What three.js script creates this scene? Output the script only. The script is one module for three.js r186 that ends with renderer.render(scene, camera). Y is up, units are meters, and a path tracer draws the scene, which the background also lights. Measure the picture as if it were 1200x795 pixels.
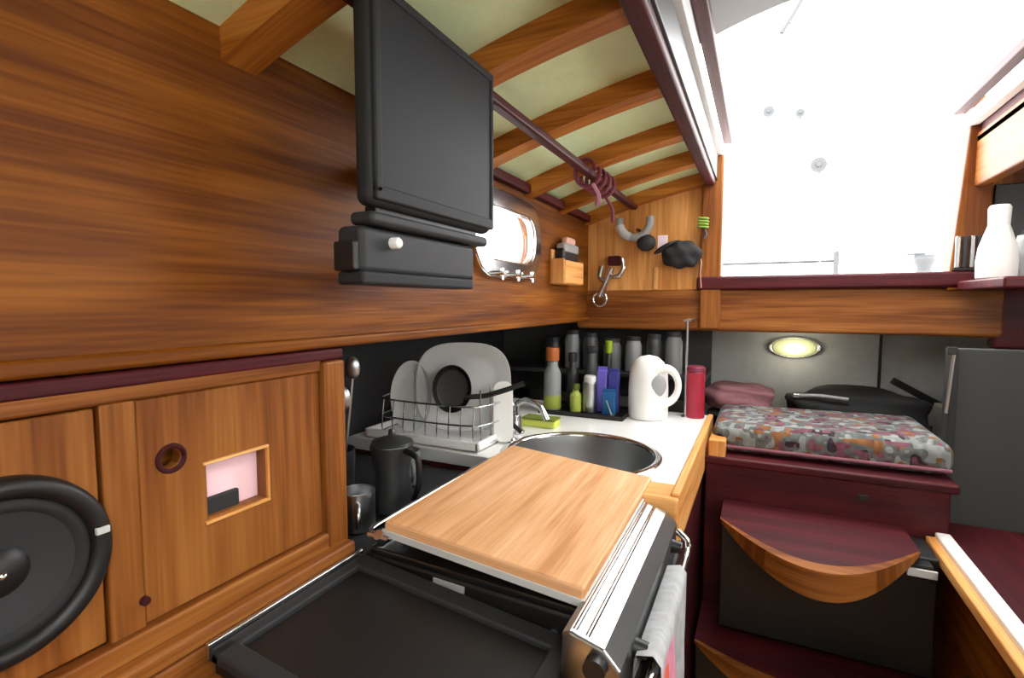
import * as THREE from 'three';
import { RoundedBoxGeometry } from 'three/addons/geometries/RoundedBoxGeometry.js';
import { mergeGeometries, mergeVertices, toCreasedNormals } from 'three/addons/utils/BufferGeometryUtils.js';

// ------------------------------------------------------------------ camera, sky, exposure
const scene = new THREE.Scene();
const camera = new THREE.PerspectiveCamera(2 * Math.atan(397.5 / 595) * 180 / Math.PI, 1200 / 795, 0.02, 200);
camera.position.set(0, 1.30, 0);
camera.rotation.order = 'YXZ';
camera.rotation.set(-Math.atan(42 / 595), Math.atan(290 / 595), 0);
scene.background = new THREE.Color().setRGB(1.0, 1.0, 1.0);      // flat white overcast sky
scene.backgroundIntensity = 9;
const renderer = new THREE.WebGLRenderer({ antialias: true });
renderer.toneMapping = THREE.LinearToneMapping;
renderer.toneMappingExposure = 1.22;
renderer.shadowMap.enabled = true;

// ------------------------------------------------------------------ helpers
let seed = 7;
const rnd = () => { seed = (seed + 0x6d2b79f5) | 0; let t = Math.imul(seed ^ (seed >>> 15), 1 | seed); t = (t + Math.imul(t ^ (t >>> 7), 61 | t)) ^ t; return ((t ^ (t >>> 14)) >>> 0) / 4294967296; };
const origins = new Map(), taken = new Map();
function numbered(n) { const k = taken.get(n) || 0; taken.set(n, k + 1); return k ? n + '_' + String(k).padStart(3, '0') : n; }
function shade(o) { o.castShadow = true; o.receiveShadow = true; return o; }
function thing(name, label, category, base = [0, 0, 0], group, kind) {
  const o = new THREE.Group(); o.name = numbered(name); o.position.set(...base); scene.add(o); origins.set(o, base);
  if (label) o.userData.label = label; if (category) o.userData.category = category;
  if (group) o.userData.group = group; if (kind) o.userData.kind = kind;
  return o;
}
const structure = (name, label, base) => thing(name, label, undefined, base, undefined, 'structure');
function part(parent, name, geo, mat, label) {          // geo is given in scene metres; stored from the thing's base
  const b = origins.get(parent);
  geo = geo.clone(); geo.translate(-b[0], -b[1], -b[2]);
  const m = shade(new THREE.Mesh(geo, mat)); m.name = name; if (label) m.userData.label = label;
  parent.add(m); origins.set(m, b); return m;
}
function single(name, label, category, base, geo, mat, group) {   // a thing that is one mesh
  geo = geo.clone(); geo.translate(-base[0], -base[1], -base[2]);
  const m = shade(new THREE.Mesh(geo, mat)); m.name = numbered(name); m.position.set(...base); scene.add(m);
  m.userData.label = label; m.userData.category = category; if (group) m.userData.group = group;
  return m;
}
// uv in metres, u along the grain axis
function grain(geo, axis = 'x', off = [rnd() * 3, rnd() * 3]) {
  const g = geo.index ? geo.toNonIndexed() : geo, p = g.attributes.position, uv = new Float32Array(p.count * 2);
  const a = new THREE.Vector3(), b = new THREE.Vector3(), c = new THREE.Vector3(), n = new THREE.Vector3();
  for (let i = 0; i < p.count; i += 3) {
    a.fromBufferAttribute(p, i); b.fromBufferAttribute(p, i + 1); c.fromBufferAttribute(p, i + 2);
    n.copy(b).sub(a).cross(c.clone().sub(a));
    const ax = Math.abs(n.x), ay = Math.abs(n.y), az = Math.abs(n.z);
    for (let k = 0; k < 3; k++) {
      const v = [a, b, c][k], q = { x: v.x, y: v.y, z: v.z };
      let u, w;
      const d = ax >= ay && ax >= az ? 'x' : ay >= az ? 'y' : 'z';
      const rest = ['x', 'y', 'z'].filter((e) => e !== d);
      if (rest.includes(axis)) { u = q[axis]; w = q[rest.find((e) => e !== axis)]; } else { u = q[rest[0]] * .3; w = q[rest[1]]; }
      uv[(i + k) * 2] = u + off[0]; uv[(i + k) * 2 + 1] = w + off[1];
    }
  }
  g.setAttribute('uv', new THREE.BufferAttribute(uv, 2));
  return g;
}
function bx(x0, x1, y0, y1, z0, z1, g = 'z', r = .004) {
  const w = Math.abs(x1 - x0), h = Math.abs(y1 - y0), d = Math.abs(z1 - z0);
  const rr = Math.min(r, w * .45, h * .45, d * .45);
  const geo = rr > 0 ? new RoundedBoxGeometry(w, h, d, 2, rr) : new THREE.BoxGeometry(w, h, d);
  geo.translate((x0 + x1) / 2, (y0 + y1) / 2, (z0 + z1) / 2);
  return grain(geo, g);
}
const V = (x, y, z) => new THREE.Vector3(x, y, z);
function tube(pts, r, n = 40, closed = false, rs = 8) { return new THREE.TubeGeometry(new THREE.CatmullRomCurve3(pts.map((p) => V(...p)), closed, 'catmullrom', .3), n, r, rs, closed); }
function rod(a, b, r, rs = 12, r2 = r) {
  const A = V(...a), B = V(...b), d = B.clone().sub(A), g = new THREE.CylinderGeometry(r2, r, d.length(), rs);
  g.applyQuaternion(new THREE.Quaternion().setFromUnitVectors(V(0, 1, 0), d.clone().normalize()));
  const m = A.add(B).multiplyScalar(.5); g.translate(m.x, m.y, m.z); return g;
}
function lathe(prof, at, n = 32) { const g = new THREE.LatheGeometry(prof.map((p) => new THREE.Vector2(p[0], p[1])), n); g.translate(...at); return g; }
const merge = (...gs) => mergeGeometries(gs.map((g) => { const q = g.index ? g.toNonIndexed() : g.clone(); for (const k of Object.keys(q.attributes)) if (!['position', 'normal', 'uv'].includes(k)) q.deleteAttribute(k); return q; }));

// ------------------------------------------------------------------ procedural textures
function noiseGrid(nx, ny) { const a = new Float32Array(nx * ny); for (let i = 0; i < a.length; i++) a[i] = rnd(); return (x, y) => {
  x = ((x % nx) + nx) % nx; y = ((y % ny) + ny) % ny; const i = Math.floor(x), j = Math.floor(y); let u = x - i, v = y - j; u = u * u * (3 - 2 * u); v = v * v * (3 - 2 * v);
  const i2 = (i + 1) % nx, j2 = (j + 1) % ny; const A = a[j * nx + i], B = a[j * nx + i2], C = a[j2 * nx + i], D = a[j2 * nx + i2];
  return (A * (1 - u) + B * u) * (1 - v) + (C * (1 - u) + D * u) * v; }; }
function tex(n, m, f, srgb = true, rep = [1, 1]) {
  const d = new Uint8Array(n * m * 4);
  for (let j = 0; j < m; j++) for (let i = 0; i < n; i++) { const c = f(i / n, j / m), k = (j * n + i) * 4; d[k] = c[0]; d[k + 1] = c[1]; d[k + 2] = c[2]; d[k + 3] = 255; }
  const t = new THREE.DataTexture(d, n, m); t.wrapS = t.wrapT = THREE.RepeatWrapping; t.magFilter = THREE.LinearFilter; t.minFilter = THREE.LinearMipmapLinearFilter; t.generateMipmaps = true;
  if (srgb) t.colorSpace = THREE.SRGBColorSpace; t.repeat.set(...rep); t.needsUpdate = true; return t;
}
const hex = (h) => [(h >> 16) & 255, (h >> 8) & 255, h & 255];
function woodMap(dark, mid, light, rep = [1 / 1.2, 1 / .6], streak = 1) {
  const A = noiseGrid(4, 14), B = noiseGrid(8, 60), C = noiseGrid(16, 220), D = noiseGrid(3, 5); const [d, m, l] = [dark, mid, light].map(hex);
  return tex(512, 512, (u, v) => {
    const w = v + .012 * (D(u * 3, v * 5) - .5);
    let g = .42 * A(u * 4, w * 14) + .33 * B(u * 8, w * 60) + .25 * C(u * 16, w * 220);
    g = .5 + (g - .5) * 1.7 * streak; g = Math.min(1, Math.max(0, g));
    return [0, 1, 2].map((k) => g < .5 ? d[k] + (m[k] - d[k]) * g * 2 : m[k] + (l[k] - m[k]) * (g - .5) * 2);
  }, true, rep);
}
const bumpWood = (() => { const B = noiseGrid(8, 60), C = noiseGrid(16, 250); return tex(512, 512, (u, v) => { const g = 255 * (.5 * B(u * 8, v * 60) + .5 * C(u * 16, v * 250)); return [g, g, g]; }, false, [1 / 1.2, 1 / .6]); })();
const varnish = (map, rough = .38, coat = .35, color = 0xffffff) => new THREE.MeshPhysicalMaterial({ map, color, roughness: rough, specularIntensity: .45, clearcoat: coat, clearcoatRoughness: .25, bumpMap: bumpWood, bumpScale: .0006 });
const plain = (c, rough = .6, metal = 0, extra = {}) => new THREE.MeshPhysicalMaterial({ color: c, roughness: rough, metalness: metal, ...extra });
const fineNoise = (c, spread, rep = 8, n = 256) => { const A = noiseGrid(24, 24), B = noiseGrid(120, 120), q = hex(c); return tex(n, n, (u, v) => { const g = (A(u * 24, v * 24) * .5 + B(u * 120, v * 120) * .5 - .5) * spread; return q.map((e) => Math.max(0, Math.min(255, e + g))); }, true, [rep, rep]); };

const M = {};
M.panel = varnish(woodMap(0x562804, 0x764006, 0x945814), .52, .03);
M.teak = varnish(woodMap(0x663510, 0x854e1e, 0x9c642e), .5, .08);
M.beam = varnish(woodMap(0x864a12, 0xae6a26, 0xc68238), .48, .08);
M.red = varnish(woodMap(0x360c14, 0x461218, 0x58181c), .55, .08);
M.bulk = varnish(woodMap(0xbc7c3a, 0xdc9c58, 0xecb674), .5, .08);
M.board = varnish(woodMap(0xc88e5c, 0xe2ac7c, 0xf0c298, [1 / .9, 1 / .5], .8), .6, 0);
M.cream = plain(0xffffff, .7, 0, { map: fineNoise(0xe0f0bc, 12, 2) });
M.deck = plain(0xe4e2da, .8);
M.lining = plain(0xffffff, .85, 0, { map: fineNoise(0xc6c8c8, 16, 2) });
M.darkgrey = plain(0x404140, .8, 0, { specularIntensity: .6 });
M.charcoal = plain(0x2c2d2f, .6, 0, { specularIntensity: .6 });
M.tv = plain(0x26282a, .65, 0, { specularIntensity: .5 });
M.screen = plain(0x222427, .6, 0, { specularIntensity: .45 });
M.black = plain(0x151516, .45);
M.blackgloss = plain(0x141516, .22, 0, { clearcoat: .5, clearcoatRoughness: .1 });
M.rubber = plain(0x1c1c1d, .8);
M.chrome = plain(0xd6d8da, .14, 1);
M.steel = plain(0xb9bbbc, .3, 1);
M.brushed = plain(0xa4a6a7, .38, 1);
M.white = plain(0xf1f1ee, .38);
M.laminate = plain(0xf4f4f1, .3, 0, { clearcoat: .4, clearcoatRoughness: .15 });
M.grey = plain(0x9a9b9c, .5);
M.palegrey = plain(0xc4c5c5, .5);
M.offwhite = plain(0xe9e8e0, .6);
M.whitepaint = plain(0xe6e4e0, .45);

// ------------------------------------------------------------------ the setting
const CL = .19;                                             // centreline of the boat
const roof = (x) => 1.774 - .222 * (x - CL) * (x - CL);     // cambered underside of the coachroof
function arched(x0, x1, z0, z1, dLow, dHigh, n = 14) {      // a slab that follows the camber
  const s = new THREE.Shape();
  for (let i = 0; i <= n; i++) { const x = x0 + (x1 - x0) * i / n; i ? s.lineTo(x, roof(x) + dLow) : s.moveTo(x, roof(x) + dLow); }
  for (let i = n; i >= 0; i--) { const x = x0 + (x1 - x0) * i / n; s.lineTo(x, roof(x) + dHigh); }
  const g = new THREE.ExtrudeGeometry(s, { depth: Math.abs(z1 - z0), bevelEnabled: false }); g.translate(0, 0, Math.min(z0, z1));
  return grain(g, 'x');
}
const floor = structure('floor', 'pale wooden cabin sole');
part(floor, 'sole', bx(-1.1, 1.1, -.03, 0, -2.8, 1.7, 'z', 0), M.board);

// left cabin side with its oval port
const PZ = -1.195, PY = 1.472, PW = .36, PH = .19;
function oval(w, h, r) { const s = new THREE.Shape(); const x = w / 2, y = h / 2; s.moveTo(-x + r, -y); s.lineTo(x - r, -y); s.absarc(x - r, -y + r, r, -Math.PI / 2, 0); s.lineTo(x, y - r); s.absarc(x - r, y - r, r, 0, Math.PI / 2); s.lineTo(-x + r, y); s.absarc(-x + r, y - r, r, Math.PI / 2, Math.PI); s.lineTo(-x, -y + r); s.absarc(-x + r, -y + r, r, Math.PI, Math.PI * 1.5); return s; }
const toWall = (g) => g.rotateY(Math.PI / 2);               // shape x -> -z, shape y -> y, depth -> +x
const wl = structure('wall_left', 'varnished mahogany cabin side with a port');
{
  const s = new THREE.Shape(); s.moveTo(-1.65, 1.237); s.lineTo(1.93, 1.237); s.lineTo(1.93, 1.66); s.lineTo(-1.65, 1.66); s.closePath();
  const h = oval(PW - .03, PH - .03, .075); const hp = new THREE.Path(h.getPoints(10).map((p) => new THREE.Vector2(p.x - PZ, p.y + PY))); s.holes.push(hp);
  const g = toWall(new THREE.ExtrudeGeometry(s, { depth: .03, bevelEnabled: false })); g.translate(-.63, 0, 0);
  part(wl, 'panel', grain(g, 'z'), M.panel);
  part(wl, 'lower_edge', bx(-.625, -.592, 1.231, 1.249, -1.92, 1.6, 'z', .006), M.panel);
  part(wl, 'top_trim', bx(-.6, -.578, 1.603, 1.628, -1.9, -.86, 'z', .004), M.red);
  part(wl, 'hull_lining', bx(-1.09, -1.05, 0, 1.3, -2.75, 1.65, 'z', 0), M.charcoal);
}
const wr = structure('wall_right', 'off-white painted cabin side with four ports');
{
  const s = new THREE.Shape(); s.moveTo(-1.66, 0); s.lineTo(2.78, 0); s.lineTo(2.78, 1.32); s.lineTo(1.96, 1.32); s.lineTo(1.96, 1.64); s.lineTo(-1.66, 1.64); s.closePath();
  for (const z of [-1.05, -.25, .55, 1.25]) s.holes.push(new THREE.Path(oval(.62, .26, .1).getPoints(10).map((p) => new THREE.Vector2(p.x - z, p.y + 1.46))));
  const g = toWall(new THREE.ExtrudeGeometry(s, { depth: .04, bevelEnabled: false })); g.translate(1.05, 0, 0);
  part(wr, 'panel', grain(g, 'z'), M.offwhite);
}
const wf = structure('wall_front', 'off-white painted forward bulkhead');
part(wf, 'panel', bx(-1.09, 1.09, 0, 1.9, 1.62, 1.66, 'x', 0), M.offwhite);

// coachroof: cream panels between deck beams, carlins, hatch openings
const ceil = structure('ceiling', 'cream headliner panels between varnished deck beams');
const beamZ = [-1.88, -1.60, -1.33, -1.03, -.74, -.445, -.12, .16, .5, .84, 1.18, 1.5];
const HX0 = -.15, HX1 = .53;                                 // main hatch opening between the carlins
for (let i = 0; i < beamZ.length; i++) {
  const z = beamZ[i];
  part(ceil, 'deck_beam', arched(-.6, HX0 - .02, z - .024, z + .024, -.04, .005), M.beam);
  part(ceil, 'deck_beam', arched(HX1 + .02, 1.06, z - .024, z + .024, -.04, .005), M.beam);
  const z2 = i + 1 < beamZ.length ? beamZ[i + 1] : 1.64;
  part(ceil, 'panel', arched(-.64, HX0 + .0, z, z2, 0, .014), M.cream);
  part(ceil, 'panel', arched(HX1, 1.06, z, z2, 0, .014), M.cream);
}
part(ceil, 'deck_skin', arched(-.72, HX0 - .02, -1.96, 1.66, .014, .05), M.deck);
part(ceil, 'deck_skin', arched(HX1 + .02, 1.1, -1.96, 1.66, .014, .05), M.deck);
part(ceil, 'side_deck', bx(-1.1, -.628, 1.25, 1.29, -2.75, 1.66, 'z', 0), M.lining);
// centre part of the roof, forward of the sliding hatch, with the deck hatch above the cabin
const SK = [-.12, .5, .1, .8];
part(ceil, 'panel', arched(HX0 - .03, HX1 + .03, -.25, SK[2], 0, .05), M.cream);
part(ceil, 'panel', arched(HX0 - .03, HX1 + .03, SK[3], 1.66, 0, .05), M.cream);
part(ceil, 'panel', arched(HX0 - .03, SK[0], SK[2], SK[3], 0, .05), M.cream);
part(ceil, 'panel', arched(SK[1], HX1 + .03, SK[2], SK[3], 0, .05), M.cream);
// carlins along the main hatch
part(ceil, 'carlin', bx(HX0 - .032, HX0 + .002, 1.698, 1.775, -1.9, 1.6, 'z', .006), M.red);
part(ceil, 'carlin', bx(HX1, HX1 + .035, 1.625, 1.775, -1.9, 1.6, 'z', .006), M.teak);
part(ceil, 'coaming', bx(HX0 - .035, HX0 - .005, 1.77, 1.86, -1.95, -.22, 'z', .004), M.red);
part(ceil, 'coaming', bx(HX1 + .005, HX1 + .035, 1.77, 1.86, -1.95, -.22, 'z', .004), M.red);
part(ceil, 'hatch_seal', bx(HX0 + .001, HX0 + .008, 1.715, 1.79, -1.9, -.22, 'z', .002), M.black);
part(ceil, 'hatch_slide', bx(HX0 - .004, HX0 + .022, 1.795, 1.835, -1.9, -.22, 'z', .004), M.white, 'white hatch slide');
part(ceil, 'hatch_slide', bx(HX1 - .022, HX1 + .004, 1.795, 1.835, -1.9, -.22, 'z', .004), M.white, 'white hatch slide');
part(ceil, 'hatch_guide', bx(HX0 + .022, HX0 + .05, 1.836, 1.86, -1.9, -.22, 'z', .003), M.red);
part(ceil, 'hatch_guide', bx(HX1 - .05, HX1 - .022, 1.836, 1.86, -1.9, -.22, 'z', .003), M.red);
const hatch = thing('sliding_hatch', 'grey sliding companionway hatch pushed forward on its white slides', 'hatch', [.19, 1.862, -.6]);
{
  const s = new THREE.Shape(), n = 16, hy = (x) => 1.862 + .075 * (1 - Math.pow((x - CL) / .36, 2));
  for (let i = 0; i <= n; i++) { const x = HX0 - .02 + (HX1 - HX0 + .04) * i / n; i ? s.lineTo(x, hy(x)) : s.moveTo(x, hy(x)); }
  for (let i = n; i >= 0; i--) { const x = HX0 - .02 + (HX1 - HX0 + .04) * i / n; s.lineTo(x, hy(x) + .018); }
  const g = new THREE.ExtrudeGeometry(s, { depth: 1.04, bevelEnabled: true, bevelSize: .003, bevelThickness: .003, bevelSegments: 2 }); g.translate(0, 0, -1.23);
  part(hatch, 'hatch_panel', grain(g, 'x'), plain(0x8e9092, .6));
  part(hatch, 'side_batten', bx(HX0 - .02, HX0 + .01, 1.8615, 1.872, -1.18, -.19, 'z', .003), M.grey);
  part(hatch, 'side_batten', bx(HX1 - .01, HX1 + .02, 1.8615, 1.872, -1.18, -.19, 'z', .003), M.grey);
}

// aft bulkhead around the companionway
const BZ = -1.9;
const wb = structure('wall_back', 'varnished aft bulkhead with the companionway opening');
{
  const s = new THREE.Shape(); s.moveTo(-.64, 1.21); s.lineTo(-.17, 1.21); s.lineTo(-.17, roof(-.17)); s.lineTo(-.64, roof(-.64)); s.closePath();
  const g = new THREE.ExtrudeGeometry(s, { depth: .03, bevelEnabled: false }); g.translate(0, 0, BZ - .03);
  part(wb, 'panel', grain(g, 'y'), M.bulk);
  part(wb, 'panel', bx(.55, 1.06, 1.2, 1.78, BZ - .03, BZ, 'y', 0), M.panel);
  part(wb, 'post', bx(-.19, -.122, 1.21, 1.80, BZ - .04, BZ + .03, 'y', .008), M.teak);
  const q = new THREE.Shape(); q.moveTo(.487, 1.34); q.lineTo(.56, 1.34); q.lineTo(.575, 1.87); q.lineTo(.523, 1.87); q.closePath();
  const pg = new THREE.ExtrudeGeometry(q, { depth: .06, bevelEnabled: true, bevelSize: .004, bevelThickness: .004, bevelSegments: 2 }); pg.translate(0, 0, BZ - .035);
  part(wb, 'post', grain(pg, 'y'), M.panel);
  part(wb, 'sill', bx(-.2, .60, 1.345, 1.392, BZ - .06, BZ + .035, 'x', .01), M.red);
  part(wb, 'bridge_deck_beam', bx(-.64, .62, 1.203, 1.348, BZ - .05, BZ + .012, 'x', .01), M.teak);
  part(wb, 'bridge_deck_beam', bx(.60, 1.06, 1.17, 1.36, BZ - .05, BZ + .008, 'x', .01), M.red);
  part(wb, 'batten', bx(-.35, -.335, 1.35, 1.43, BZ, BZ + .012, 'y', .003), M.bulk);
  const wq = structure('trim_3', 'grey lining of the quarter berth under the cockpit');
  part(wq, 'cockpit_sole', bx(-1.1, 1.1, 1.3, 1.34, -2.78, BZ - .02, 'x', 0), M.deck);
  part(wq, 'berth_deckhead', bx(-1.1, 1.1, 1.245, 1.30, -2.78, BZ - .04, 'x', 0), M.lining);
  part(wq, 'berth_lining', bx(-1.1, 1.1, 0, 1.3, -2.42, -2.36, 'x', 0), M.lining);
  part(wq, 'seam', bx(.415, .424, .9, 1.245, -2.362, -2.35, 'y', .001), M.black);
}
// quarter berth side panels, grey
const tq = structure('trim_1', 'dark grey panel beside the quarter berth');
part(tq, 'panel', bx(.455, 1.06, .70, 1.185, -1.68, -1.65, 'y', .004), M.darkgrey);
part(tq, 'edge', bx(.44, .458, .72, 1.185, -1.69, -1.64, 'y', .004), M.charcoal);

// companionway port ring
const port = thing('porthole', 'oval opening port with a polished metal frame in the cabin side', 'porthole', [-.6, PY, PZ]);
{
  const s = oval(PW + .02, PH + .02, .09); s.holes.push(new THREE.Path(oval(PW - .055, PH - .055, .062).getPoints(12)));
  const g = toWall(new THREE.ExtrudeGeometry(s, { depth: .012, bevelEnabled: true, bevelSize: .005, bevelThickness: .006, bevelSegments: 4, curveSegments: 14 })); g.translate(-.599, PY, PZ);
  part(port, 'frame', g, M.chrome);
  const gp = toWall(new THREE.ExtrudeGeometry(oval(PW - .045, PH - .045, .066), { depth: .006, bevelEnabled: false, curveSegments: 14 })); gp.translate(-.618, PY, PZ);
  part(port, 'pane', gp, new THREE.MeshPhysicalMaterial({ color: 0xffffff, transmission: 1, thickness: 0, roughness: .12 }));
  for (const dz of [-.09, 0, .09]) part(port, 'dog', merge(rod([-.59, PY - PH / 2 - .004, PZ + dz], [-.558, PY - PH / 2 - .004, PZ + dz], .007), rod([-.565, PY - PH / 2 - .02, PZ + dz], [-.565, PY - PH / 2 + .008, PZ + dz], .005)), M.chrome);
}

// grab rail under the beams
const rail = thing('grab_rail', 'long dark wooden grab rail under the deck beams', 'grab rail', [-.42, 1.655, -1.2]);
part(rail, 'rail', bx(-.432, -.408, 1.636, 1.655, -1.87, -.42, 'z', .006), M.red);
for (const z of beamZ.filter((z) => z < -.4)) part(rail, 'standoff', bx(-.43, -.41, 1.654, roof(-.42) - .037, z - .02, z + .02, 'z', .004), M.red);

// ------------------------------------------------------------------ cupboard on the left with the loudspeaker
const CX = -.6;
const cup = thing('cupboard', 'honey-brown wooden cupboard under the cabin side with a cutout door', 'cupboard', [-.8, .90, -.1]);
part(cup, 'carcass', bx(-1.04, -.625, .90, 1.226, -.598, 1.2, 'z', .002), M.panel);
part(cup, 'top_rail', bx(-.628, CX + .004, 1.196, 1.226, -.562, 1.2, 'z', .004), M.teak);
part(cup, 'top_lip', bx(-.64, CX + .006, 1.212, 1.229, -.606, 1.2, 'z', .004), M.red);
part(cup, 'corner_post', bx(-.64, CX + .012, .90, 1.2115, -.603, -.562, 'y', .005), M.teak);
part(cup, 'stile', bx(-.628, CX + .003, .93, 1.197, -.306, -.272, 'y', .003), M.teak);
part(cup, 'bottom_rail', bx(-.628, CX + .012, .90, .945, -.562, 1.2, 'z', .004), M.teak);
part(cup, 'ledge', bx(-.61, CX + .03, .90, .922, -.60, 1.2, 'z', .006), M.teak);
{
  // door with finger hole and a rectangular cutout
  const s = new THREE.Shape(); s.moveTo(.308, .947); s.lineTo(.558, .947); s.lineTo(.558, 1.194); s.lineTo(.308, 1.194); s.closePath();
  const fh = new THREE.Path(); fh.absarc(.341, 1.123, .0125, 0, Math.PI * 2, true); s.holes.push(fh);
  const sq = new THREE.Path(); sq.moveTo(.38, 1.036); sq.lineTo(.38, 1.104); sq.lineTo(.463, 1.104); sq.lineTo(.463, 1.034); sq.closePath(); s.holes.push(sq);
  const g = toWall(new THREE.ExtrudeGeometry(s, { depth: .014, bevelEnabled: true, bevelSize: .0015, bevelThickness: .0015, bevelSegments: 1, curveSegments: 16 })); g.translate(-.615, 0, 0);
  const door = part(cup, 'door', grain(g, 'y'), M.teak);
  const ring = new THREE.TorusGeometry(.0145, .003, 10, 28); ring.rotateY(Math.PI / 2); ring.translate(CX + .0005, 1.123, -.341);
  part(door, 'finger_ring', ring, M.red);
  part(door, 'cutout_trim', merge(bx(-.615, CX + .004, 1.104, 1.108, -.467, -.376, 'z', .001), bx(-.615, CX + .004, 1.03, 1.034, -.467, -.376, 'z', .001), bx(-.615, CX + .004, 1.034, 1.104, -.467, -.463, 'y', .001)), M.bulk);
  // second door that carries the loudspeaker
  part(cup, 'door', bx(-.615, CX, .947, 1.194, -.270, .2, 'y', .003), M.teak);
  part(cup, 'latch_pin', rod([CX - .002, .975, -.304], [CX + .008, .975, -.304], .005), M.red);
}
single('paper_packet', 'pale pink packet showing through the cutout of the cupboard door', 'packet', [-.621, 1.036, -.42], bx(-.6245, -.6165, 1.0352, 1.1035, -.4625, -.3805, 'z', .001), plain(0xffd6de, .7));
single('dark_packet', 'small dark grey packet behind the cutout of the cupboard door', 'packet', [-.612, 1.036, -.41], bx(-.6155, -.6085, 1.0345, 1.058, -.43, -.381, 'z', .003), M.charcoal);
const sp = thing('loudspeaker', 'round black loudspeaker set into the cupboard front', 'loudspeaker', [CX, 1.061, -.19]);
{
  const c = [CX, 1.061, -.19];
  const L = (prof) => { const g = new THREE.LatheGeometry(prof.map((p) => new THREE.Vector2(p[0], p[1])), 64); g.rotateZ(-Math.PI / 2); g.translate(...c); return g; };
  part(sp, 'rim', L([[.066, .001], [.067, .012], [.073, .016], [.081, .015], [.085, .010], [.086, .0005]]), M.black);
  part(sp, 'surround', L([[.053, .006], [.057, .011], [.062, .012], [.067, .008]]), M.rubber);
  part(sp, 'cone', L([[.020, -.012 + .014], [.034, .004], [.057, .008]]), M.charcoal);
  const cap = part(sp, 'dust_cap', L([[0, .012], [.010, .011], [.018, .007], [.022, .003]]), M.black);
  part(cap, 'centre_dot', L([[0, .0145], [.0025, .0138], [.0035, .0115]]), M.chrome);
  part(sp, 'badge', bx(CX + .0135, CX + .018, 1.070, 1.077, -.270, -.258, 'z', .001), M.palegrey, 'pale metal badge');
}

// ------------------------------------------------------------------ television on the cabin side
const tv = thing('television', 'dark grey flat television hung in front of the cabin side', 'television', [-.43, 1.39, -.58]);
{
  const X = -.382, z0 = -.714, z1 = -.437;
  part(tv, 'housing', bx(X - .027, X, 1.408, 1.652, z0, z1, 'z', .011), M.tv);
  part(tv, 'bezel', merge(bx(X - .004, X + .004, 1.42, 1.646, z1 - .015, z1 - .004, 'y', .003), bx(X - .004, X + .004, 1.42, 1.646, z0 + .002, z0 + .01, 'y', .003), bx(X - .004, X + .004, 1.414, 1.43, z0 + .002, z1 - .004, 'z', .003), bx(X - .004, X + .004, 1.638, 1.649, z0 + .002, z1 - .004, 'z', .003)), M.tv);
  part(tv, 'screen', bx(X - .002, X + .0012, 1.428, 1.64, z0 + .009, z1 - .014, 'z', .001), M.screen);
  part(tv, 'speaker_bar', bx(X - .038, X - .004, 1.388, 1.403, z0 + .006, z1 - .004, 'z', .006), M.charcoal);
  part(tv, 'hinge', bx(X - .029, X - .012, 1.40, 1.411, z0 + .03, z1 - .02, 'z', .002), M.black);
  part(tv, 'mount_arm', bx(-.605, X - .024, 1.49, 1.53, -.70, -.668, 'x', .006), M.charcoal);
}
const base = thing('equipment_box', 'black box under the television with a white knob', 'box', [-.41, 1.32, -.57]);
{
  const X = -.396;
  part(base, 'housing', bx(X - .038, X, 1.334, 1.3872, -.683, -.435, 'z', .008), M.charcoal);
  part(base, 'foot', bx(X - .035, X + .004, 1.321, 1.336, -.673, -.432, 'z', .004), M.tv);
  part(base, 'wall_bracket', bx(-.603, X - .034, 1.343, 1.372, -.68, -.659, 'x', .003), M.black);
  part(base, 'end_block', bx(X - .035, X - .004, 1.336, 1.369, -.437, -.427, 'y', .003), M.black);
  const k = new THREE.LatheGeometry([[0, .012], [.005, .0118], [.0068, .009], [.007, 0]].map((p) => new THREE.Vector2(...p)), 20); k.rotateZ(-Math.PI / 2); k.translate(X, 1.371, -.487);
  part(base, 'knob', k, M.white, 'white knob');
}

// ------------------------------------------------------------------ galley: counter, sink, stove
const CY = .92;
const gal = thing('galley_cabinet', 'wooden galley base cabinet under the white counter', 'cabinet', [-.55, 0, -1.4]);
part(gal, 'front', bx(-.165, -.137, 0, .885, -1.78, -1.07, 'y', .003), M.red);
part(gal, 'end_panel', bx(-1.04, -.165, 0, .885, -1.10, -1.075, 'y', .002), M.red);
part(gal, 'fascia', bx(-.1455, -.128, .82, .932, -1.79, -1.0, 'z', .005), M.bulk);
part(gal, 'corner_block', bx(-.20, -.129, .87, .925, -1.075, -.985, 'x', .006), M.bulk);
const SX = -.402, SZ = -1.217, SR = .2;
const counter = thing('worktop', 'white laminate galley worktop with a round sink hole', 'worktop', [-.58, CY - .03, -1.4]);
{
  const s = new THREE.Shape(); s.moveTo(-1.045, 1.078); s.lineTo(-.146, 1.078); s.lineTo(-.146, 1.82); s.lineTo(-1.045, 1.82); s.closePath();
  const h = new THREE.Path(); h.absarc(SX, -SZ, SR - .014, 0, Math.PI * 2, true);
  // the front edge of the hole stays inside the slab: clip the circle at the near edge
  const pts = []; for (let i = 0; i < 64; i++) { const a = -i / 64 * Math.PI * 2; const zz = Math.max(1.09, -SZ + Math.sin(a) * (SR - .014)); pts.push(new THREE.Vector2(SX + Math.cos(a) * (SR - .014), zz)); }
  s.holes.push(new THREE.Path(pts));
  const g = new THREE.ExtrudeGeometry(s, { depth: .03, bevelEnabled: false }); g.rotateX(-Math.PI / 2); g.translate(0, CY - .03, 0);
  part(counter, 'slab', g, M.laminate);
  part(counter, 'edge_strip', bx(-1.045, -.2, CY - .03, CY + .001, -1.079, -1.073, 'x', .001), M.palegrey);
}
const sink = thing('sink', 'round stainless steel sink set in the white worktop', 'sink', [SX, CY - .16, SZ]);
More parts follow.
